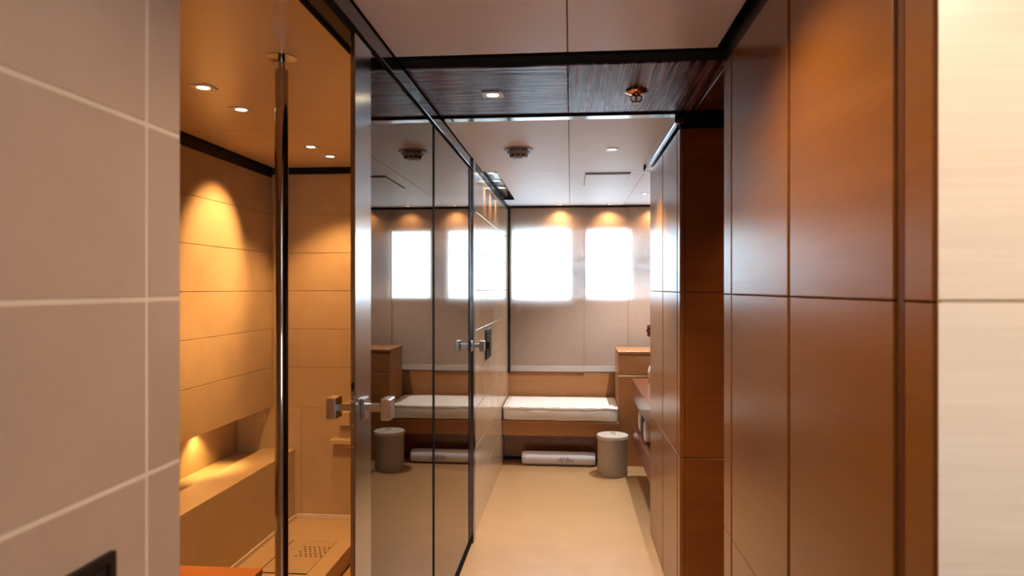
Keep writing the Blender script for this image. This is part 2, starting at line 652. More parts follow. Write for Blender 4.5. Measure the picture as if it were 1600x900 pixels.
# far left tiled wall
wf = structure(box('wall_left_far', -0.72, -0.604, 4.19, 6.58, 0, CEIL - 0.035, M['grout_dark']), 'polished limestone tiled wall leading to the window')
tiles_x(wf, -0.6, 1, 4.19, 6.578, 0.0, CEIL - 0.045, [4.724, 5.604, 6.27], ROWS, 0.0035, 0.006, M['tile_far'], 0.0016)
structure(box('trim_1', -0.612, -0.585, 6.50, 6.584, 0.74, CEIL - 0.002, M['black']), 'black corner strip between tiles and blinds')
structure(box('trim_2', -0.66, -0.5985, 4.20, 6.58, CEIL - 0.043, CEIL - 0.004, M['black']), 'black shadow strip above the far tiles')

# shower left wall (its lower part opens into the bench niche)
SHX, SHY = -1.97, 4.36
ws = structure(box('wall_shower_left', -2.30, SHX - 0.004, 0.95, 4.50, 0.767, CEIL, M['grout_shower']), 'shower side wall in wide limestone courses')
SROWS = [2.034, 1.780, 1.530, 1.280, 1.027]
tiles_x(ws, SHX, 1, 1.0, SHY, 0.765, 2.279, [1.9, 3.1], SROWS, 0.003, 0.006, M['tile_shower'], 0.0012)
structure(box('trim_3', SHX - 0.004, SHX + 0.006, 1.0, SHY, 2.281, CEIL + 0.03, M['black']), 'black strip at the top of the shower side wall')
structure(box('wall_niche', -2.30, -2.21, 0.95, 4.50, 0.0, 0.767, M['tile_shower']), 'stone back of the bench niche')
wb = structure(box('wall_shower_back', -2.30, -0.604, SHY + 0.004, SHY + 0.12, 0, CEIL, M['grout_shower']), 'shower end wall in wide limestone courses')
tiles_y(wb, SHY, -2.21, -0.62, 0.767, 2.298, [-1.95, -0.9], SROWS, 0.003, 0.006, M['tile_shower'], 0.0012)
tiles_y(wb, SHY, -2.21, -0.62, 0.04, 0.767, [-1.77, -1.0], [], 0.003, 0.006, M['tile_shower'], 0.0012)
structure(box('trim_4', -1.96, -0.62, SHY - 0.006, SHY + 0.004, 2.300, CEIL + 0.03, M['black']), 'black strip at the top of the shower end wall')
structure(box('wall_shower_front', -2.30, -0.72, 0.90, 0.998, 0, CEIL, M['tile_shower']))

# right hand walls
structure(box('wall_right', 1.66, 1.75, -2.0, 6.58, 0, CEIL + 0.03, M['wall_paint']))
wk = structure(box('wall_back', -2.30, 1.75, -2.1, -2.0, 0, 1.25, M['wall_paint']), 'wall behind the camera with an added window')
for a in ((-2.30, 0.45, 1.25, CEIL + 0.03), (1.25, 1.75, 1.25, CEIL + 0.03), (0.45, 1.25, 2.0, CEIL + 0.03)):
    box('wall_part', a[0], a[1], -2.1, -2.0, a[2], a[3], M['wall_paint'], wk)
fill_win = bpy.data.objects.new('fill_window', None)  # unseen window added for neutral fill and the pole's bright streak
fill_win.location = (0.85, -2.05, 1.25)
COL.objects.link(fill_win)
WORLD[fill_win.name] = Vector(fill_win.location)
structure(fill_win, 'added unseen window behind the camera, for fill light')
for a in ((0.45, 1.25, 1.25, 1.28), (0.45, 1.25, 1.97, 2.00), (0.45, 0.48, 1.28, 1.97), (1.22, 1.25, 1.28, 1.97)):
    box('frame', a[0], a[1], -2.08, -2.03, a[2], a[3], M['frame_white'], fill_win)
box('pane', 0.48, 1.22, -2.06, -2.052, 1.28, 1.97, M['glass_window'], fill_win)
wp = structure(box('wall_right_front', 0.505, 1.66, 0.9795, 0.992, 0, CEIL + 0.03, M['grout_shower']), 'bleached wood wall panelling facing the camera')
for z0, z1 in ((0.772, 1.5295), (1.5345, CEIL - 0.01), (0.02, 0.767)):
    box('panel', 0.5, 1.66, 0.978, 0.9792, z0, z1, M['wood_pale'], wp, 0.0004)

# black fascia above the wardrobes
structure(box('trim_5', 0.503, 0.53, 0.99, 2.291, 2.288, CEIL + 0.03, M['black']), 'black fascia above the near wardrobes')
structure(box('trim_6', 0.50, 1.2, 3.196, 3.21, 2.292, CEIL + 0.03, M['black']), 'black fascia above the far wardrobe end')
structure(box('trim_7', 0.472, 0.515, 3.16, 4.42, 2.300, CEIL + 0.004, M['rail'], None, 0.003), 'grey metal cornice above the far wardrobe')
structure(box('trim_8', 0.466, 0.515, 4.42, 4.47, 2.305, CEIL - 0.001, M['black']), 'black end cap of the cornice')

# end wall with window opening, unseen right end extended for more daylight  (x -0.557..1.55, z 1.43..2.13)
WY = 6.585
we = structure(box('wall_end', -0.72, 1.75, WY, WY + 0.16, 0, 1.432, M['wall_paint']), 'end wall below the window')
for nm, a in (('lintel', (-0.72, 1.75, 2.128, CEIL + 0.03)), ('jamb', (-0.72, -0.575, 1.432, 2.128)), ('jamb', (1.62, 1.75, 1.432, 2.128))):
    box(nm, a[0], a[1], WY, WY + 0.16, a[2], a[3], M['wall_paint'], we)
win = bpy.data.objects.new('window_1', None)
win.location = (0.5, WY + 0.08, 1.432)
COL.objects.link(win)
WORLD[win.name] = Vector(win.location)
structure(win, 'wide window behind the blinds')
box('frame', -0.575, 1.62, WY + 0.004, WY + 0.06, 1.432, 1.452, M['frame_white'], win)
box('frame', -0.575, 1.62, WY + 0.004, WY + 0.06, 2.108, 2.128, M['frame_white'], win)
for xm in (-0.575, -0.010, 0.145, 0.575, 0.775, 1.60):
    box('frame', xm, xm + 0.02, WY + 0.004, WY + 0.06, 1.452, 2.108, M['frame_white'], win)
for xa, xb, mt in ((-0.555, -0.010, 'glass_window'), (0.010, 0.145, 'overlap_pane'), (0.165, 0.575, 'glass_window'), (0.595, 0.775, 'overlap_pane'), (0.795, 1.60, 'glass_window')):  # mottled panes are added to dim the strips where blinds overlap
    pn = box('pane', xa, xb, WY + 0.012, WY + 0.020, 1.452, 2.108, M[mt], win)
    if mt == 'overlap_pane':
        pn['label'] = 'added mottled overlap dimmer pane'
structure(box('trim_9', -0.60, 0.41, 6.572, WY, 0.44, 0.742, M['wood_bench'], None, 0.002), 'wooden back panel behind the bench')

# outdoors seen faintly through the weave
bm = bmesh.new()
random.seed(3)
prev = None
for k in range(61):
    x = -2600 + k * 90
    h = 120 + 90 * noise.noise(Vector((k * 0.13, 1.7, 0))) + 35 * noise.noise(Vector((k * 0.5, 4.2, 0)))
    row = [bm.verts.new((x, 3000, -20)), bm.verts.new((x, 3300, h * 0.55)), bm.verts.new((x, 3700, h)), bm.verts.new((x, 4600, -20))]
    if prev:
        for a in range(3):
            bm.faces.new((prev[a], row[a], row[a + 1], prev[a + 1]))
    prev = row
hill = link('hill', mesh_from(bm, 'hill', True), M['hill'])
structure(hill, 'hazy coastal hill beyond the window')
sea = structure(box('sea', -3000, 3000, 12, 3400, -6, -5, M['sea']), 'pale sea beyond the window')

# ------------------------------------------------------------------ ceiling lamps
def spotlight(x, y, label, power, lens='lens_warm', col=WARM, aim=None, cone=70, blend=0.6, size=0.084, group='ceiling spotlights', z=CEIL, shape='square', parent_z=0):
    t = empty('ceiling_spotlight', (x, y, z), label, 'spotlight', group)
    s = size / 2
    bm = bmesh.new()
    if shape == 'square':
        # square plate with a round opening
        seg = 32
        inner, outer, low = [], [], []
        r = s * 0.60
        for k in range(seg):
            a = 2 * math.pi * (k + 0.5) / seg
            c, d = math.cos(a), math.sin(a)
            q = s / max(abs(c), abs(d))
            inner.append(bm.verts.new((r * c, r * d, -0.004)))
            outer.append(bm.verts.new((q * c, q * d, -0.004)))
            low.append(bm.verts.new((q * c, q * d, 0.002)))
        up = [bm.verts.new((v.co.x * 0.9, v.co.y * 0.9, 0.004)) for v in inner]
        for k in range(seg):
            j = (k + 1) % seg
            bm.faces.new((inner[k], inner[j], outer[j], outer[k]))
            bm.faces.new((outer[k], outer[j], low[j], low[k]))
            bm.faces.new((up[k], up[j], inner[j], inner[k]))
    else:
        add_lathe(bm, [(s * 0.6, 0.003), (s * 0.62, -0.004), (s, -0.004), (s, 0.002)], 28)
    bmesh.ops.recalc_face_normals(bm, faces=bm.faces)
    link('trim_plate', mesh_from(bm, 'trim_plate'), M['white_metal'], (x, y, z), t)
    lathe('lens', [(0.0, -0.001), (s * 0.56, -0.001), (s * 0.56, 0.003), (0.0, 0.003)], M[lens], (x, y, z), t, 24, False)
    d = bpy.data.lights.new('spot_beam', 'SPOT')
    d.energy = power
    d.color = col
    d.spot_size = math.radians(cone)
    d.spot_blend = blend
    d.shadow_soft_size = s * 0.5
    o = bpy.data.objects.new('spot_beam', d)
    COL.objects.link(o)
    o.parent = t
    o.location = (0, 0, -0.012)
    dirv = Vector(aim) - Vector((x, y, z)) if aim else Vector((0, 0, -1))
    o.rotation_euler = dirv.to_track_quat('-Z', 'Y').to_euler()
    return t


G_SH = 'amber spotlights in the shower ceiling'
spotlight(-1.440, 2.57, 'glowing spotlight in the shower ceiling nearest the camera', 32, col=AMBER, group=G_SH, cone=100)
spotlight(-1.450, 2.90, 'glowing shower ceiling spotlight, second from the camera', 32, col=AMBER, group=G_SH, cone=100)
spotlight(-1.446, 3.70, 'glowing shower ceiling spotlight to the right of the chrome pole', 56, col=AMBER, group=G_SH, aim=(-2.02, 3.62, 1.7), cone=60, blend=0.8)
spotlight(-1.437, 3.98, 'glowing shower ceiling spotlight farthest from the camera, by the end wall', 32, col=AMBER, group=G_SH, cone=100)
spotlight(-0.318, 2.77, 'square white spotlight in the dark ribbed ceiling panel', 40, group='corridor ceiling spotlights', cone=95)
spotlight(0.236, 3.92, 'small square spotlight in the white ceiling, between smoke detector and hatch', 75, 'lens_white', col=COOL, group='corridor ceiling spotlights', size=0.07, cone=95, blend=1.0)
spotlight(0.612, 5.77, 'small spotlight in the white ceiling above the counter at right', 70, 'lens_white', col=COOL, group='corridor ceiling spotlights', size=0.07, cone=110)
G_W = 'spotlights washing the blinds'
for xx, lab in ((-0.10, 'spotlight washing the top of the wide left blind'), (0.36, 'spotlight washing the top of the middle blind'), (0.78, 'spotlight washing the top of the right blind')):
    spotlight(xx, 6.465, lab, 5.0, group=G_W, size=0.05, aim=(xx, 6.52, 1.9), cone=125, blend=0.9)
# unseen lamps added near the camera; first one inferred from the bright panelling
G_C = 'spotlights in the room behind the camera'
spotlight(0.85, 0.25, 'spotlight above the pale wall panelling', 24, 'lens_white', col=SOFT, group=G_C, cone=110, aim=(0.75, 0.98, 0.6))
spotlight(0.05, 0.62, 'added unseen spotlight over the middle of the corridor near the camera', 5, 'lens_white', col=SOFT, group=G_C, cone=140)
spotlight(0.05, 1.45, 'added unseen spotlight over the corridor between tiles and near wardrobes', 20, 'lens_white', col=SOFT, group=G_C, cone=140)
spotlight(0.15, -0.75, 'added unseen spotlight behind the camera near the tiled wall', 3, 'lens_white', col=SOFT, group=G_C, cone=140)
# side passage
spotlight(1.15, 2.75, 'spotlight over the side passage between the wardrobes', 10, group=G_C, cone=110)

# recessed lighting slot along the far tiled wall
slot = empty('lighting_slot', (-0.55, 5.34, CEIL), 'polished black lighting slot in the white ceiling along the tiled wall', 'light slot')
box('slot_lid', -0.598, -0.502, 4.604, 6.083, CEIL + 0.012, CEIL + 0.026, M['rail'], slot)
for a in ((-0.5045, -0.5015, 4.6, 6.084), (-0.598, -0.5015, 6.081, 6.084), (-0.598, -0.5015, 4.600, 4.603)):
    box('slot_edge', a[0], a[1], a[2], a[3], CEIL - 0.001, CEIL + 0.02, M['black'], slot)
for k, yy in enumerate((4.72, 5.06, 5.42)):
    lab = ('first', 'middle', 'last')[k]
    spotlight(-0.548, yy, lab + ' small lamp in the lighting slot along the tiled wall, counted from the glass doors', 6.0, 'lens_warm', group='lamps in the ceiling slot', size=0.07, z=CEIL + 0.011, aim=(-0.60, yy, 1.6), cone=60, shape='round')

# niche lamp under the shower wall
nl = empty('niche_lamp', (-2.13, 3.84, 0.766), 'small lamp glowing under the shower wall above the bench niche', 'spotlight')
lathe('lens', [(0.0, -0.003), (0.018, -0.003), (0.022, 0.0), (0.0, 0.0)], M['lens_warm'], (-2.13, 3.84, 0.766), nl, 20, False)
d = bpy.data.lights.new('niche_beam', 'SPOT')
d.energy = 6.0
d.color = (1.0, 0.58, 0.16)
d.spot_size = math.radians(100)
d.spot_blend = 0.7
d.shadow_soft_size = 0.015
o = bpy.data.objects.new('niche_beam', d)
COL.objects.link(o)
o.parent = nl
o.location = (0, 0, -0.008)

# ------------------------------------------------------------------ shower fittings
bench = empty('stone_bench', (-1.9, 2.7, 0), 'beige stone bench built along the shower wall under a lit niche', 'bench')
box('front_panel', -1.85, -1.812, 1.0, SHY - 0.002, 0.035, 0.47, M['tile_shower'], bench, 0.001)
box('seat_slab', -2.03, -1.8115, 1.0, SHY - 0.002, 0.468, 0.49, M['tile_shower'], bench, 0.0015)
box('niche_ledge', -2.208, -2.033, 1.0, SHY - 0.002, 0.40, 0.464, M['tile_shower'], bench, 0.001)

tray = empty('shower_tray', (-1.57, 2.7, 0), 'beige stone shower tray with a low kerb beside the bench', 'shower tray')
box('tray_floor', -1.8105, -1.33, 1.0, SHY, 0.0, 0.036, M['tile_shower'], tray)
box('upstand', -1.8105, -1.800, 1.0, SHY - 0.012, 0.036, 0.062, M['grout'], tray, 0.002)
box('upstand', -1.80, -1.33, SHY - 0.012, SHY - 0.001, 0.036, 0.066, M['grout'], tray, 0.002)
box('kerb', -1.335, -1.235, 1.0, SHY - 0.002, 0.0, 0.10, M['tile_shower'], tray, 0.002)
drain = empty('shower_drain', (-1.53, 3.7, 0.036), 'square stone drain cover pierced with small holes in the shower tray', 'drain')
box('drain_gap', -1.662, -1.383, 3.498, 3.972, 0.0361, 0.0370, M['slot'], drain)
box('drain_cover', -1.654, -1.391, 3.506, 3.964, 0.0371, 0.0400, M['tile_shower'], drain, 0.001)
bm = bmesh.new()
for r in range(5):
    for c in range(6 if r % 2 == 0 else 5):
        add_lathe(bm, [(0.0, 0.0), (0.0066, 0.0), (0.0066, 0.0012), (0.0, 0.0012)], 10, -1.545 + 0.029 * c + (0.0145 if r % 2 else 0), 3.73 + 0.033 * r)
o = link('drain_holes', mesh_from(bm, 'drain_holes'), M['slot'], (0, 0, 0.0393), drain)
o['kind'] = 'stuff'

pole = empty('shower_pole', (-0.987, 2.262, 0), 'polished steel floor-to-ceiling pole just inside the shower opening', 'pole')
lathe('pole_tube', [(0.0, 0.0), (0.0222, 0.0), (0.0222, 2.292), (0.0205, 2.297), (0.0115, 2.297), (0.0115, CEIL)], M['pole'], (-0.987, 2.262, 0), pole, 40)
lathe('ceiling_flange', [(0.0, CEIL), (0.050, CEIL), (0.050, CEIL - 0.0025), (0.012, CEIL - 0.004), (0.0, CEIL - 0.004)], M['pole'], (-0.987, 2.262, 0), pole, 40)
lathe('floor_flange', [(0.0, 0.0), (0.055, 0.0), (0.055, 0.004), (0.023, 0.008), (0.0, 0.008)], M['pole'], (-0.987, 2.262, 0), pole, 40)

stool = empty('shower_stool', (-1.45, 2.38, 0), 'orange teak shower stool at the lower left behind the pole', 'stool')
for k in range(5):
    y0 = 2.14 + k * 0.089
    box('seat_slat', -1.72, -1.205, y0, y0 + 0.0885, 0.425, 0.45, M['teak'], stool, 0.0012)
for xx in (-1.70, -1.29):
    for yy in (2.16, 2.52):
        zb_ = 0.036 if xx < -1.33 else 0.1
        box('leg', xx, xx + 0.035, yy, yy + 0.04, zb_, 0.425, M['teak'], stool, 0.002)
box('apron', -1.70, -1.22, 2.165, 2.18, 0.37, 0.424, M['teak'], stool)
box('apron', -1.70, -1.22, 2.54, 2.555, 0.37, 0.424, M['teak'], stool)

shelf = empty('soap_shelf', (-1.44, SHY, 0.55), 'small beige stone shelf on the shower end wall beside the glass door', 'shelf')
box('shelf_slab', -1.55, -1.33, SHY - 0.085, SHY, 0.545, 0.572, M['tile_shower'], shelf, 0.002)
box('shelf_bracket', -1.535, -1.345, SHY - 0.05, SHY, 0.515, 0.545, M['tile_shower'], shelf, 0.002)
holder = empty('shower_holder', (-1.45, SHY, 0.7), 'small square tan holder block on the shower wall above the stone shelf', 'holder')
box('holder_block', -1.505, -1.43, SHY - 0.04, SHY, 0.655, 0.745, M['tile_shower'], holder, 0.003)
box('holder_plate', -1.512, -1.423, SHY - 0.006, SHY, 0.648, 0.752, M['grout_shower'], holder, 0.002)

# ------------------------------------------------------------------ glass doors
GX = -0.600


def knob_pair(parent, y, z, mirror=True):
    """square lever knobs on both faces of a door"""
    for side in (1, -1):
        xo = GX if side > 0 else GX - 0.014
        sgn = side
        h = box('handle', min(xo, xo + sgn * 0.010), max(xo, xo + sgn * 0.010), y - 0.026, y + 0.026, z - 0.032, z + 0.030, M['handle'], parent, 0.0025)
        h['label'] = 'square satin nickel handle'
        box('stem', min(xo + sgn * 0.009, xo + sgn * 0.068), max(xo + sgn * 0.009, xo + sgn * 0.068), y - 0.0105, y + 0.0105, z - 0.010, z + 0.012, M['handle'], h, 0.002)
        box('knob', min(xo + sgn * 0.058, xo + sgn * 0.086), max(xo + sgn * 0.058, xo + sgn * 0.086), y - 0.030, y + 0.030, z - 0.031, z + 0.030, M['handle'], h, 0.003, 2)


door1 = empty('glass_door', (GX, 2.4, 0), 'bronze mirror-glass door with brushed steel lock stile nearest the camera', 'glass door', 'bronze glass doors')
box('lock_stile', GX - 0.014, GX, 1.862, 2.013, 0.05, 2.268, M['steel'], door1, 0.0015)
box('glass_pane', GX - 0.012, GX - 0.002, 2.013, 2.945, 0.05, 2.268, M['glass_bronze'], door1)
box('edge_seal', GX - 0.013, GX - 0.0005, 2.945, 2.982, 0.05, 2.268, M['slot'], door1)
knob_pair(door1, 1.935, 1.203)
lock = lathe('keyhole', [(0.0, 0.0), (0.004, 0.0), (0.004, 0.001), (0.0, 0.001)], M['slot'], (GX - 0.007, 1.8615, 1.275), door1, 16, False)
lock.rotation_euler = (math.radians(90), 0, 0)
lock.scale = (1.0, 3.2, 1.0)
for zz in (1.165, 1.105):
    s_ = lathe('screw', [(0.0, 0.0), (0.0045, 0.0), (0.0035, 0.002), (0.0, 0.002)], M['chrome'], (GX - 0.007, 1.862, zz), door1, 14)
    s_.rotation_euler = (math.radians(90), 0, 0)
bm = bmesh.new()
pts = [(0.007 * math.cos(a), 0, 0.007 * math.sin(a)) for a in [2 * math.pi * k / 18 for k in range(18)]]
tube(bm, pts, 0.0012, 6, True)
link('key_ring', mesh_from(bm, 'key_ring', True), M['chrome'], (GX - 0.006, 1.859, 1.240), door1)

door2 = empty('glass_door', (GX, 3.5, 0), 'bronze mirror-glass door farther along, closing against the tiled wall', 'glass door', 'bronze glass doors')
box('glass_pane', GX - 0.012, GX - 0.002, 2.984, 3.995, 0.05, 2.268, M['glass_bronze'], door2)
box('edge_seal', GX - 0.013, GX - 0.0005, 3.995, 4.025, 0.05, 2.268, M['slot'], door2)
box('steel_post', GX - 0.014, GX, 4.025, 4.10, 0.05, 2.268, M['steel_dark'], door2, 0.0015)
knob_pair(door2, 4.06, 1.203)
structure(box('trim_10', -0.66, GX + 0.012, 4.102, 4.188, 0.0, CEIL - 0.003, M['steel_dark'], None, 0.002), 'steel door jamb at the end of the tiles')

# head rail and black base track
hr = structure(box('trim_11', -0.665, GX + 0.001, 1.007, 4.10, 2.280, 2.332, M['rail_dark'], None, 0.002), 'dark polished head rail over the glass doors')
structure(box('trim_12', -0.660, GX - 0.004, 1.007, 4.10, 2.269, 2.281, M['black']), 'black track under the head rail')
for xa in (-0.672, -0.611):
    box('track_lip', xa, xa + 0.011, 1.007, 4.10, 2.262, 2.2795, M['black_gap'], bpy.data.objects['trim_12'])
structure(box('trim_13', -0.650, GX + 0.001, 1.862, 4.10, 0.0, 0.048, M['black_gap']), 'black base track under the glass doors')

# ------------------------------------------------------------------ wall plates
def wall_plate(y0, y1, z0, z1, label, knob=False):
    t = empty('wall_plate', (GX, (y0 + y1) / 2, z0), label, 'wall plate', 'dark bronze plates on the tiled walls')
    bm = bmesh.new()
    f = 0.012
    x1, x0 = GX + 0.008, GX - 0.002
    add_box(bm, x0, x1, y0, y1, z1 - f, z1)
    add_box(bm, x0, x1, y0, y1, z0, z0 + f)
    add_box(bm, x0, x1, y0, y0 + f, z0 + f, z1 - f)
    add_box(bm, x0, x1, y1 - f, y1, z0 + f, z1 - f)
    link('plate_frame', mesh_from(bm, 'plate_frame'), M['bronze'], (0, 0, 0), t)
    box('plate_face', x0, GX + 0.003, y0 + f, y1 - f, z0 + f, z1 - f, M['bronze'], t)
    n_ = 3
    for k in range(n_):
        yc = y0 + f + (y1 - y0 - 2 * f) * (k + 0.5) / n_
        hw = (y1 - y0 - 2 * f) / n_ / 2 - 0.004
        box('rocker', GX + 0.002, GX + 0.006, yc - hw, yc + hw, z0 + f + 0.004, z1 - f - 0.004, M['bronze'], t, 0.001)
    if knob:
        box('knob', GX + 0.004, GX + 0.028, y0 + 0.005, y0 + 0.045, (z0 + z1) / 2 - 0.03, (z0 + z1) / 2 + 0.02, M['bronze'], t, 0.003)


wall_plate(0.56, 0.845, 0.98, 1.207, 'dark bronze plate low on the near tiled wall at the bottom left corner')
wall_plate(4.78, 5.06, 1.045, 1.255, 'dark bronze plate with a knob on the far tiled wall beyond the glass doors', True)

# ------------------------------------------------------------------ wardrobes (right)
WX = 0.50
ZJ = (0.0, 0.767, 1.530, 2.286)


def wardrobe(y0, y1, doors, label, posts=(), fronts=None, depth=0.62):
    """tall unit whose doors face the corridor (-X)"""
    t = empty('tall_wardrobe', (WX + depth / 2, (y0 + y1) / 2, 0), label, 'wardrobe', 'tall pearwood wardrobes along the corridor')
    box('carcass', WX + 0.022, WX + depth, y0 + (0.016 if fronts else 0.001), y1 - 0.001, 0.0, ZJ[3], M['wood_dark'], t)
    for a, b in doors:
        for z0, z1 in zip(ZJ, ZJ[1:]):
            box('door_panel', WX, WX + 0.021, a, b, z0 + 0.0015, z1 - 0.0015, M['wood'], t, 0.0018, 2)
    for a, b in posts:
        for z0, z1 in zip(ZJ, ZJ[1:]):
            box('stile', WX, WX + 0.021, a, b, z0 + 0.0015, z1 - 0.0015, M['wood'], t, 0.0018, 2)
    if fronts:
        for z0, z1 in zip(ZJ, ZJ[1:]):
            box('end_panel', WX + 0.0225, WX + depth, y0, y0 + 0.015, z0 + 0.0015, z1 - 0.0015, M['wood_x'], t, 0.0015)
    return t


w1 = wardrobe(0.994, 1.085, [], 'narrow wardrobe filler column beside the pale wall panelling', posts=[(0.994, 1.074)])
w2 = wardrobe(1.087, 1.621, [(1.111, 1.6135)], 'tall pearwood wardrobe in the near block, closer to the camera')
box('finger_pull', WX + 0.006, WX + 0.0225, 1.0885, 1.1095, 0.0, ZJ[3], M['wood_edge'], w2)
w3 = wardrobe(1.623, 2.291, [(1.6325, 2.1765)], 'tall pearwood wardrobe at the far end of the near block', posts=[(2.1935, 2.290)])
box('far_side_panel', WX + 0.0225, WX + 0.62, 2.2905, 2.2955, 0.0, ZJ[3], M['wood_x'], w3)
w4 = wardrobe(3.2, 3.781, [(3.288, 3.7715)], 'tall pearwood wardrobe in the far block with its brown end facing the camera', posts=[(3.2005, 3.268)], fronts=True)
w5 = wardrobe(3.783, 4.378, [(3.7905, 4.377)], 'tall pearwood wardrobe at the end of the far block beside the counter')
structure(box('wall_passage', 1.12, 1.66, 3.2, 3.26, 0, CEIL + 0.03, M['wood_x']), 'brown panelling at the back of the side passage')

# ------------------------------------------------------------------ end room furniture
seat = empty('window_bench', (-0.09, 6.25, 0), 'wooden bench ledge built under the window', 'bench')
box('seat_board', -0.598, 0.408, 5.93, 6.57, 0.375, 0.395, M['wood_bench'], seat, 0.002)
box('front_rail', -0.598, 0.408, 5.945, 5.968, 0.262, 0.375, M['wood_bench'], seat, 0.002)
box('kick_board', -0.598, 0.408, 6.13, 6.15, 0.035, 0.375, M['wood_counter'], seat, 0.001)
box('kick_gap', -0.598, 0.408, 6.16, 6.18, 0.0, 0.05, M['black'], seat)


def soft_box(name, x0, x1, y0, y1, z0, z1, mat, parent, bulge=0.012, seed=0.0, nx=28, ny=14, nz=5):
    bm = bmesh.new()
    W, D, Hh = x1 - x0, y1 - y0, z1 - z0
    bmesh.ops.create_cube(bm, size=1.0)
    vv = {}
    bm.free()
    bm = bmesh.new()

    def vert(i, j, k):
        key = (i, j, k)
        if key in vv:
            return vv[key]
        u, v, w = i / nx * 2 - 1, j / ny * 2 - 1, k / nz * 2 - 1
        # rounded box
        def rnd(t, half, r):
            return t
        p = Vector((u * W / 2, v * D / 2, w * Hh / 2))
        r = 0.016
        q = Vector((max(-W / 2 + r, min(W / 2 - r, p.x)), max(-D / 2 + r, min(D / 2 - r, p.y)), max(-Hh / 2 + r, min(Hh / 2 - r, p.z))))
        dlt = p - q
        if dlt.length > 1e-6:
            p = q + dlt.normalized() * r
        edge = (1 - u * u) * (1 - v * v)
        if w > 0.99:
            p.z += bulge * (edge ** 0.4)
        if v < -0.99:
            p.y -= bulge * 0.6 * ((1 - u * u) * (1 - w * w)) ** 0.5
        nn = noise.noise(Vector((p.x * 7 + seed, p.y * 9, p.z * 9)))
        p += Vector((0.0015, 0.004, 0.0035)) * nn
        vv[key] = bm.verts.new(p)
        return vv[key]
    for j in range(ny):
        for i in range(nx):
            for k in (0, nz):
                bm.faces.new((vert(i, j, k), vert(i + 1, j, k), vert(i + 1, j + 1, k), vert(i, j + 1, k)))
    for k in range(nz):
        for i in range(nx):
            for j in (0, ny):
                bm.faces.new((vert(i, j, k), vert(i + 1, j, k), vert(i + 1, j, k + 1), vert(i, j, k + 1)))
        for j in range(ny):
            for i in (0, nx):
                bm.faces.new((vert(i, j, k), vert(i, j + 1, k), vert(i, j + 1, k + 1), vert(i, j, k + 1)))
    bmesh.ops.recalc_face_normals(bm, faces=bm.faces)
    return link(name, mesh_from(bm, name, True), mat, ((x0 + x1) / 2, (y0 + y1) / 2, (z0 + z1) / 2), parent)


cush = empty('seat_cushion', (-0.09, 6.25, 0.396), 'long ivory canvas seat cushion with piped edges on the window bench', 'cushion')
soft_box('cushion_pad', -0.592, 0.405, 5.925, 6.50, 0.397, 0.512, M['cushion'], cush)
bm = bmesh.new()
loop = []
for k in range(24):
    loop.append((-0.588 + 0.989 * k / 23, 5.925 - 0.003 * math.sin(math.pi * k / 23) , 0.510 + 0.003 * math.sin(k * 1.9)))
for k in range(1, 10):
    loop.append((0.403, 5.925 + 0.57 * k / 9, 0.511))
for k in range(1, 20):
    loop.append((0.403 - 0.989 * k / 19, 6.497, 0.512))
for k in range(1, 9):
    loop.append((-0.588, 6.497 - 0.57 * k / 9, 0.511))
tube(bm, loop, 0.0045, 6, True)
link('piping', mesh_from(bm, 'piping', True), M['cushion'], (0, 0, 0), cush)

side = empty('side_cabinet', (0.85, 6.22, 0), 'wooden side cabinet standing to the right of the window bench', 'cabinet')
box('upper_front', 0.412, 1.50, 6.0, 6.02, 0.79, 0.978, M['wood_bench'], side, 0.002)
box('lower_front', 0.412, 1.50, 6.0, 6.02, 0.0, 0.786, M['wood_bench'], side, 0.002)
box('side_panel', 0.412, 0.43, 6.021, 6.445, 0.0, 0.978, M['wood_bench'], side, 0.001)
box('top_board', 0.408, 1.50, 5.996, 6.445, 0.979, 1.0, M['wood_bench'], side, 0.002)

counter = empty('towel_counter', (0.85, 5.05, 0), 'mahogany wall counter with two thick shelves at right of the corridor', 'counter')
box('upper_shelf', 0.502, 1.15, 4.381, 5.71, 0.645, 0.80, M['wood_counter'], counter, 0.003)
box('lower_shelf', 0.502, 1.15, 4.381, 5.71, 0.30, 0.44, M['wood_counter'], counter, 0.003)
box('back_panel', 1.15, 1.17, 4.381, 5.71, 0.0, 0.80, M['wood_counter'], counter)
box('bracket', 0.95, 1.15, 5.64, 5.70, 0.0, 0.645, M['wood_counter'], counter)
box('end_upright', 0.51, 1.15, 4.381, 4.40, 0.0, 0.645, M['wood_dark'], counter)


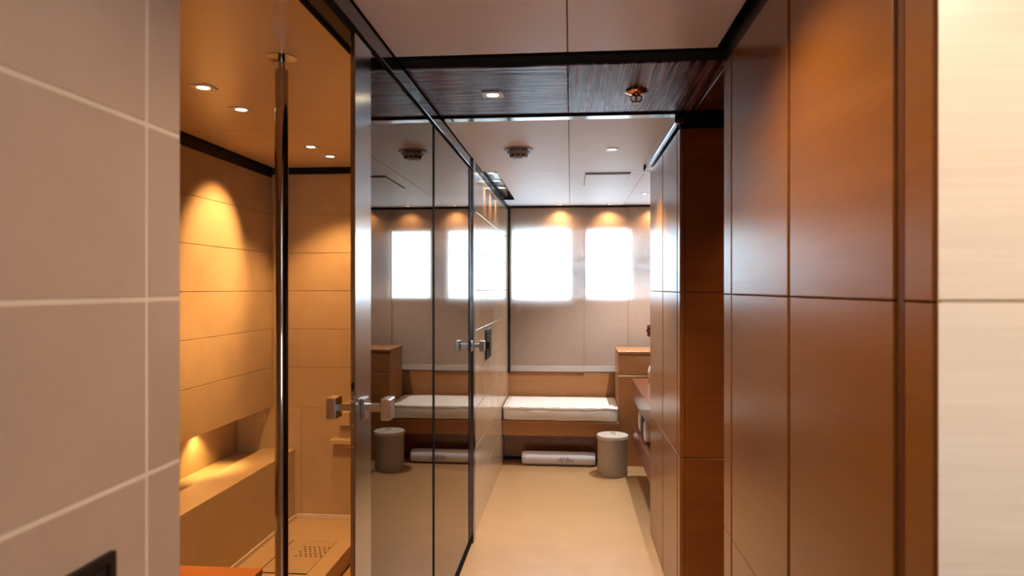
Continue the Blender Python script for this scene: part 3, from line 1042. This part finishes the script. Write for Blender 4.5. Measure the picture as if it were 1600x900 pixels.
def roll_mesh(length, ry, rz, turns=3.2, seed=0.0):
    """rolled towel along X: the outer wrap steps over its own edge, ends show the spiral"""
    bm = bmesh.new()
    ns, nl_ = 40, 16
    rings = []
    for i in range(nl_ + 1):
        x = -length / 2 + length * i / nl_
        e = min(i, nl_ - i)
        shr = 1.0 - (0.07 if e == 0 else 0.015 if e == 1 else 0)
        ring = []
        for k in range(ns):
            a = 2 * math.pi * k / ns
            st = 1.0 - 0.10 * (k / ns)
            w = 1 + 0.03 * noise.noise(Vector((x * 9 + seed, math.cos(a) * 1.5, math.sin(a) * 1.5)))
            ring.append(bm.verts.new((x, ry * math.cos(a + 0.6) * st * shr * w, rz * math.sin(a + 0.6) * st * shr * w)))
        rings.append(ring)
    for a, b in zip(rings, rings[1:]):
        for k in range(ns):
            bm.faces.new((a[k], a[(k + 1) % ns], b[(k + 1) % ns], b[k]))
    for ring, sgn in ((rings[0], -1), (rings[-1], 1)):
        prevr = ring
        for lvl in range(1, 6):
            f = 1 - lvl / 6
            dx = 0.004 * (1 if lvl % 2 else -1) * sgn
            nr = [bm.verts.new((v.co.x + dx, v.co.y * f, v.co.z * f)) for v in ring]
            for k in range(ns):
                bm.faces.new((prevr[k], prevr[(k + 1) % ns], nr[(k + 1) % ns], nr[k]))
            prevr = nr
        bm.faces.new(prevr)
    bmesh.ops.recalc_face_normals(bm, faces=bm.faces)
    return mesh_from(bm, 'towel_roll', True)


mat_roll = empty('bath_mat', (-0.108, 5.99, 0), 'white rolled bath mat with embroidered script on the floor under the bench', 'bath mat')
link('mat_roll', roll_mesh(0.63, 0.064, 0.060), M['towel'], (-0.108, 5.99, 0.060), mat_roll)
fc = bpy.data.curves.new('embroidery', 'FONT')
fc.body = 'All Bou'
fc.size = 0.058
fc.shear = 0.35
fc.space_character = 0.85
fc.extrude = 0.0008
fc.align_x = 'CENTER'
fc.align_y = 'CENTER'
tmp = bpy.data.objects.new('script_curve', fc)
COL.objects.link(tmp)
bpy.context.view_layer.update()
em_me = bpy.data.meshes.new_from_object(tmp.evaluated_get(bpy.context.evaluated_depsgraph_get()))
em_me.name = 'embroidery'
bpy.data.objects.remove(tmp)
em = link('embroidery', em_me, M['thread'], (0, 0, 0), mat_roll)
em.location = (0.062, -0.0645, 0.060)
em.rotation_euler = (math.radians(86), 0, math.radians(0))
em['label'] = 'grey embroidered script'

G_T = 'rolled towels on the lower shelf'
tr1 = None
for k, (yy, mt, lab) in enumerate(((5.32, 'towel', 'white rolled towel on the lower shelf, farthest from the wardrobes'),
                                   (5.12, 'towel_blue', 'slate blue rolled towel on the lower shelf between white ones'),
                                   (4.93, 'towel', 'white rolled towel on the lower shelf next to the blue one'))):
    o = link('rolled_towel', roll_mesh(0.42, 0.085, 0.085, seed=k * 3.0), M[mt], (0.735, yy, 0.526), None)
    tag(o, lab, 'towel', G_T)

bin_ = empty('waste_bin', (0.345, 5.735, 0), 'round taupe lidded bin on the floor at the right end of the bench', 'bin')
lathe('bin_body', [(0.0, 0.0), (0.121, 0.0), (0.124, 0.004), (0.124, 0.306), (0.0, 0.306)], M['bin'], (0.345, 5.735, 0), bin_, 48)
lid = lathe('bin_lid', [(0.126, 0.302), (0.1305, 0.302), (0.1305, 0.327), (0.128, 0.331), (0.0, 0.333)], M['bin_lid'], (0.345, 5.735, 0), bin_, 48)
bm = bmesh.new()
tube(bm, [(-0.012, 0.012, 0.0), (-0.010, 0.010, 0.012), (-0.004, 0.004, 0.019), (0.006, -0.008, 0.019), (0.012, -0.014, 0.010), (0.013, -0.016, 0.0)], 0.004, 8)
link('lid_loop', mesh_from(bm, 'lid_loop', True), M['bin'], (0.352, 5.735, 0.332), lid)

vase = empty('flower_vase', (0.69, 5.60, 0.80), 'ivory vase with dark red orchid sprig on the counter beside the wardrobe edge', 'vase')
lathe('vase_body', [(0.0, 0.0), (0.045, 0.0), (0.066, 0.03), (0.070, 0.07), (0.058, 0.115), (0.034, 0.14), (0.030, 0.142), (0.0, 0.138)], M['ceramic'], (0.69, 5.60, 0.80), vase, 32)
bm = bmesh.new()
tube(bm, [(0, 0, 0.12), (0.0, -0.01, 0.25), (-0.015, -0.015, 0.36), (-0.05, -0.02, 0.42)], 0.003, 6)
link('flower_stem', mesh_from(bm, 'flower_stem', True), M['stem'], (0.69, 5.60, 0.80), vase)
for k, (dx, dz) in enumerate(((-0.060, 0.435), (-0.066, 0.405), (-0.058, 0.375), (-0.035, 0.43), (-0.04, 0.39))):
    bm = bmesh.new()
    for q in range(5):
        a = 2 * math.pi * q / 5 + k
        c = Vector((0.011 * math.cos(a), 0, 0.011 * math.sin(a)))
        r = bmesh.ops.create_uvsphere(bm, u_segments=8, v_segments=5, radius=0.009)
        bmesh.ops.scale(bm, vec=(1, 0.4, 1), verts=r['verts'])
        bmesh.ops.translate(bm, vec=c, verts=r['verts'])
    link('blossom', mesh_from(bm, 'blossom', True), M['petal'], (0.69 + dx, 5.58, 0.80 + dz), vase)

# blinds: three panels, the middle one behind its neighbours
G_B = 'panel blinds at the window'


def blind(x0, x1, y, label, z0=0.752):
    t = empty('panel_blind', ((x0 + x1) / 2, y, z0), label, 'blind', G_B)
    bm = bmesh.new()
    nx, nz = 24, 40
    g = [[bm.verts.new((x0 + (x1 - x0) * i / nx, y + 0.0015 * noise.noise(Vector((i * 0.21 + x0 * 5, j * 0.08, 0))), z0 + (CEIL - 0.008 - z0) * j / nz)) for i in range(nx + 1)] for j in range(nz + 1)]
    for j in range(nz):
        for i in range(nx):
            bm.faces.new((g[j][i], g[j][i + 1], g[j + 1][i + 1], g[j + 1][i]))
    link('fabric', mesh_from(bm, 'fabric', True), M['linen'], (0, 0, 0), t)
    box('hem_bar', x0, x1, y - 0.006, y + 0.006, z0 - 0.004, z0 + 0.052, M['hem'], t, 0.002)
    box('head_rail', x0, x1, y - 0.007, y + 0.007, CEIL - 0.022, CEIL - 0.002, M['black'], t, 0.002)
    for xx in (x0 + 0.004, x1 - 0.004):
        box('side_seam', xx - 0.004, xx + 0.004, y - 0.0045, y + 0.0045, z0 + 0.05, CEIL - 0.022, M['linen'], t)


blind(-0.580, 0.135, 6.556, 'wide taupe linen panel blind at the left end of the window')
blind(0.005, 0.775, 6.573, 'middle taupe linen panel blind, set behind its neighbours')
blind(0.545, 1.30, 6.556, 'right taupe linen panel blind above the side cabinet')

# ------------------------------------------------------------------ ceiling fittings
sm = empty('smoke_detector', (-0.296, 3.87, CEIL), 'round smoke detector on the white ceiling near the glass doors', 'smoke detector')
lathe('base_plate', [(0.0, 0.0), (0.083, 0.0), (0.083, -0.004), (0.070, -0.007), (0.0, -0.007)], M['detector'], (-0.296, 3.87, CEIL), sm, 40)
lathe('sensor_head', [(0.050, -0.007), (0.054, -0.014), (0.056, -0.024), (0.051, -0.034), (0.040, -0.050), (0.0, -0.052)], M['detector'], (-0.296, 3.87, CEIL), sm, 40)
lathe('guard_ring', [(0.056, -0.020), (0.066, -0.018), (0.066, -0.022), (0.056, -0.026), (0.056, -0.020)], M['detector'], (-0.296, 3.87, CEIL), sm, 40)
for k in range(10):
    a = 2 * math.pi * (k + 0.5) / 10
    bm = bmesh.new()
    add_box(bm, -0.002, 0.003, -0.009, 0.009, -0.003, 0.003)
    o = link('vent_slot', mesh_from(bm, 'vent_slot'), M['slot'], (-0.296 + 0.047 * math.cos(a), 3.87 + 0.047 * math.sin(a), CEIL - 0.040), sm)
    o.rotation_euler = (0, 0, a)
lathe('indicator', [(0.0, -0.052), (0.018, -0.052), (0.016, -0.056), (0.0, -0.057)], M['frame_white'], (-0.296, 3.87, CEIL), sm, 24)

sp = empty('fire_sprinkler', (0.261, 2.77, CEIL), 'copper fire sprinkler head on the dark ribbed ceiling panel', 'sprinkler')
lathe('escutcheon', [(0.0, 0.0), (0.042, 0.0), (0.044, -0.004), (0.030, -0.013), (0.022, -0.014), (0.0, -0.014)], M['copper'], (0.261, 2.77, CEIL), sp, 36)
lathe('nozzle', [(0.0, -0.013), (0.012, -0.013), (0.012, -0.024), (0.006, -0.026), (0.004, -0.045), (0.0, -0.045)], M['copper'], (0.261, 2.77, CEIL), sp, 20)
for sgn in (-1, 1):
    bm = bmesh.new()
    tube(bm, [(sgn * 0.012, 0, -0.016), (sgn * 0.021, 0, -0.022), (sgn * 0.022, 0, -0.034), (sgn * 0.009, 0, -0.046), (0, 0, -0.048)], 0.0035, 8)
    link('yoke_arm', mesh_from(bm, 'yoke_arm', True), M['copper'], (0.261, 2.77, CEIL), sp)
lathe('deflector', [(0.0, -0.047), (0.015, -0.047), (0.015, -0.050), (0.0, -0.050)], M['copper'], (0.261, 2.77, CEIL), sp, 20)

hatch = empty('ceiling_hatch', (0.25, 5.0, CEIL), 'rectangular white access hatch with dark edge in the white ceiling', 'hatch')
box('hatch_gap', 0.098, 0.408, 4.705, 5.285, CEIL - 0.004, CEIL + 0.001, M['black'], hatch)
box('hatch_door', 0.102, 0.404, 4.735, 5.281, CEIL - 0.010, CEIL - 0.0038, M['ceiling'], hatch, 0.001)
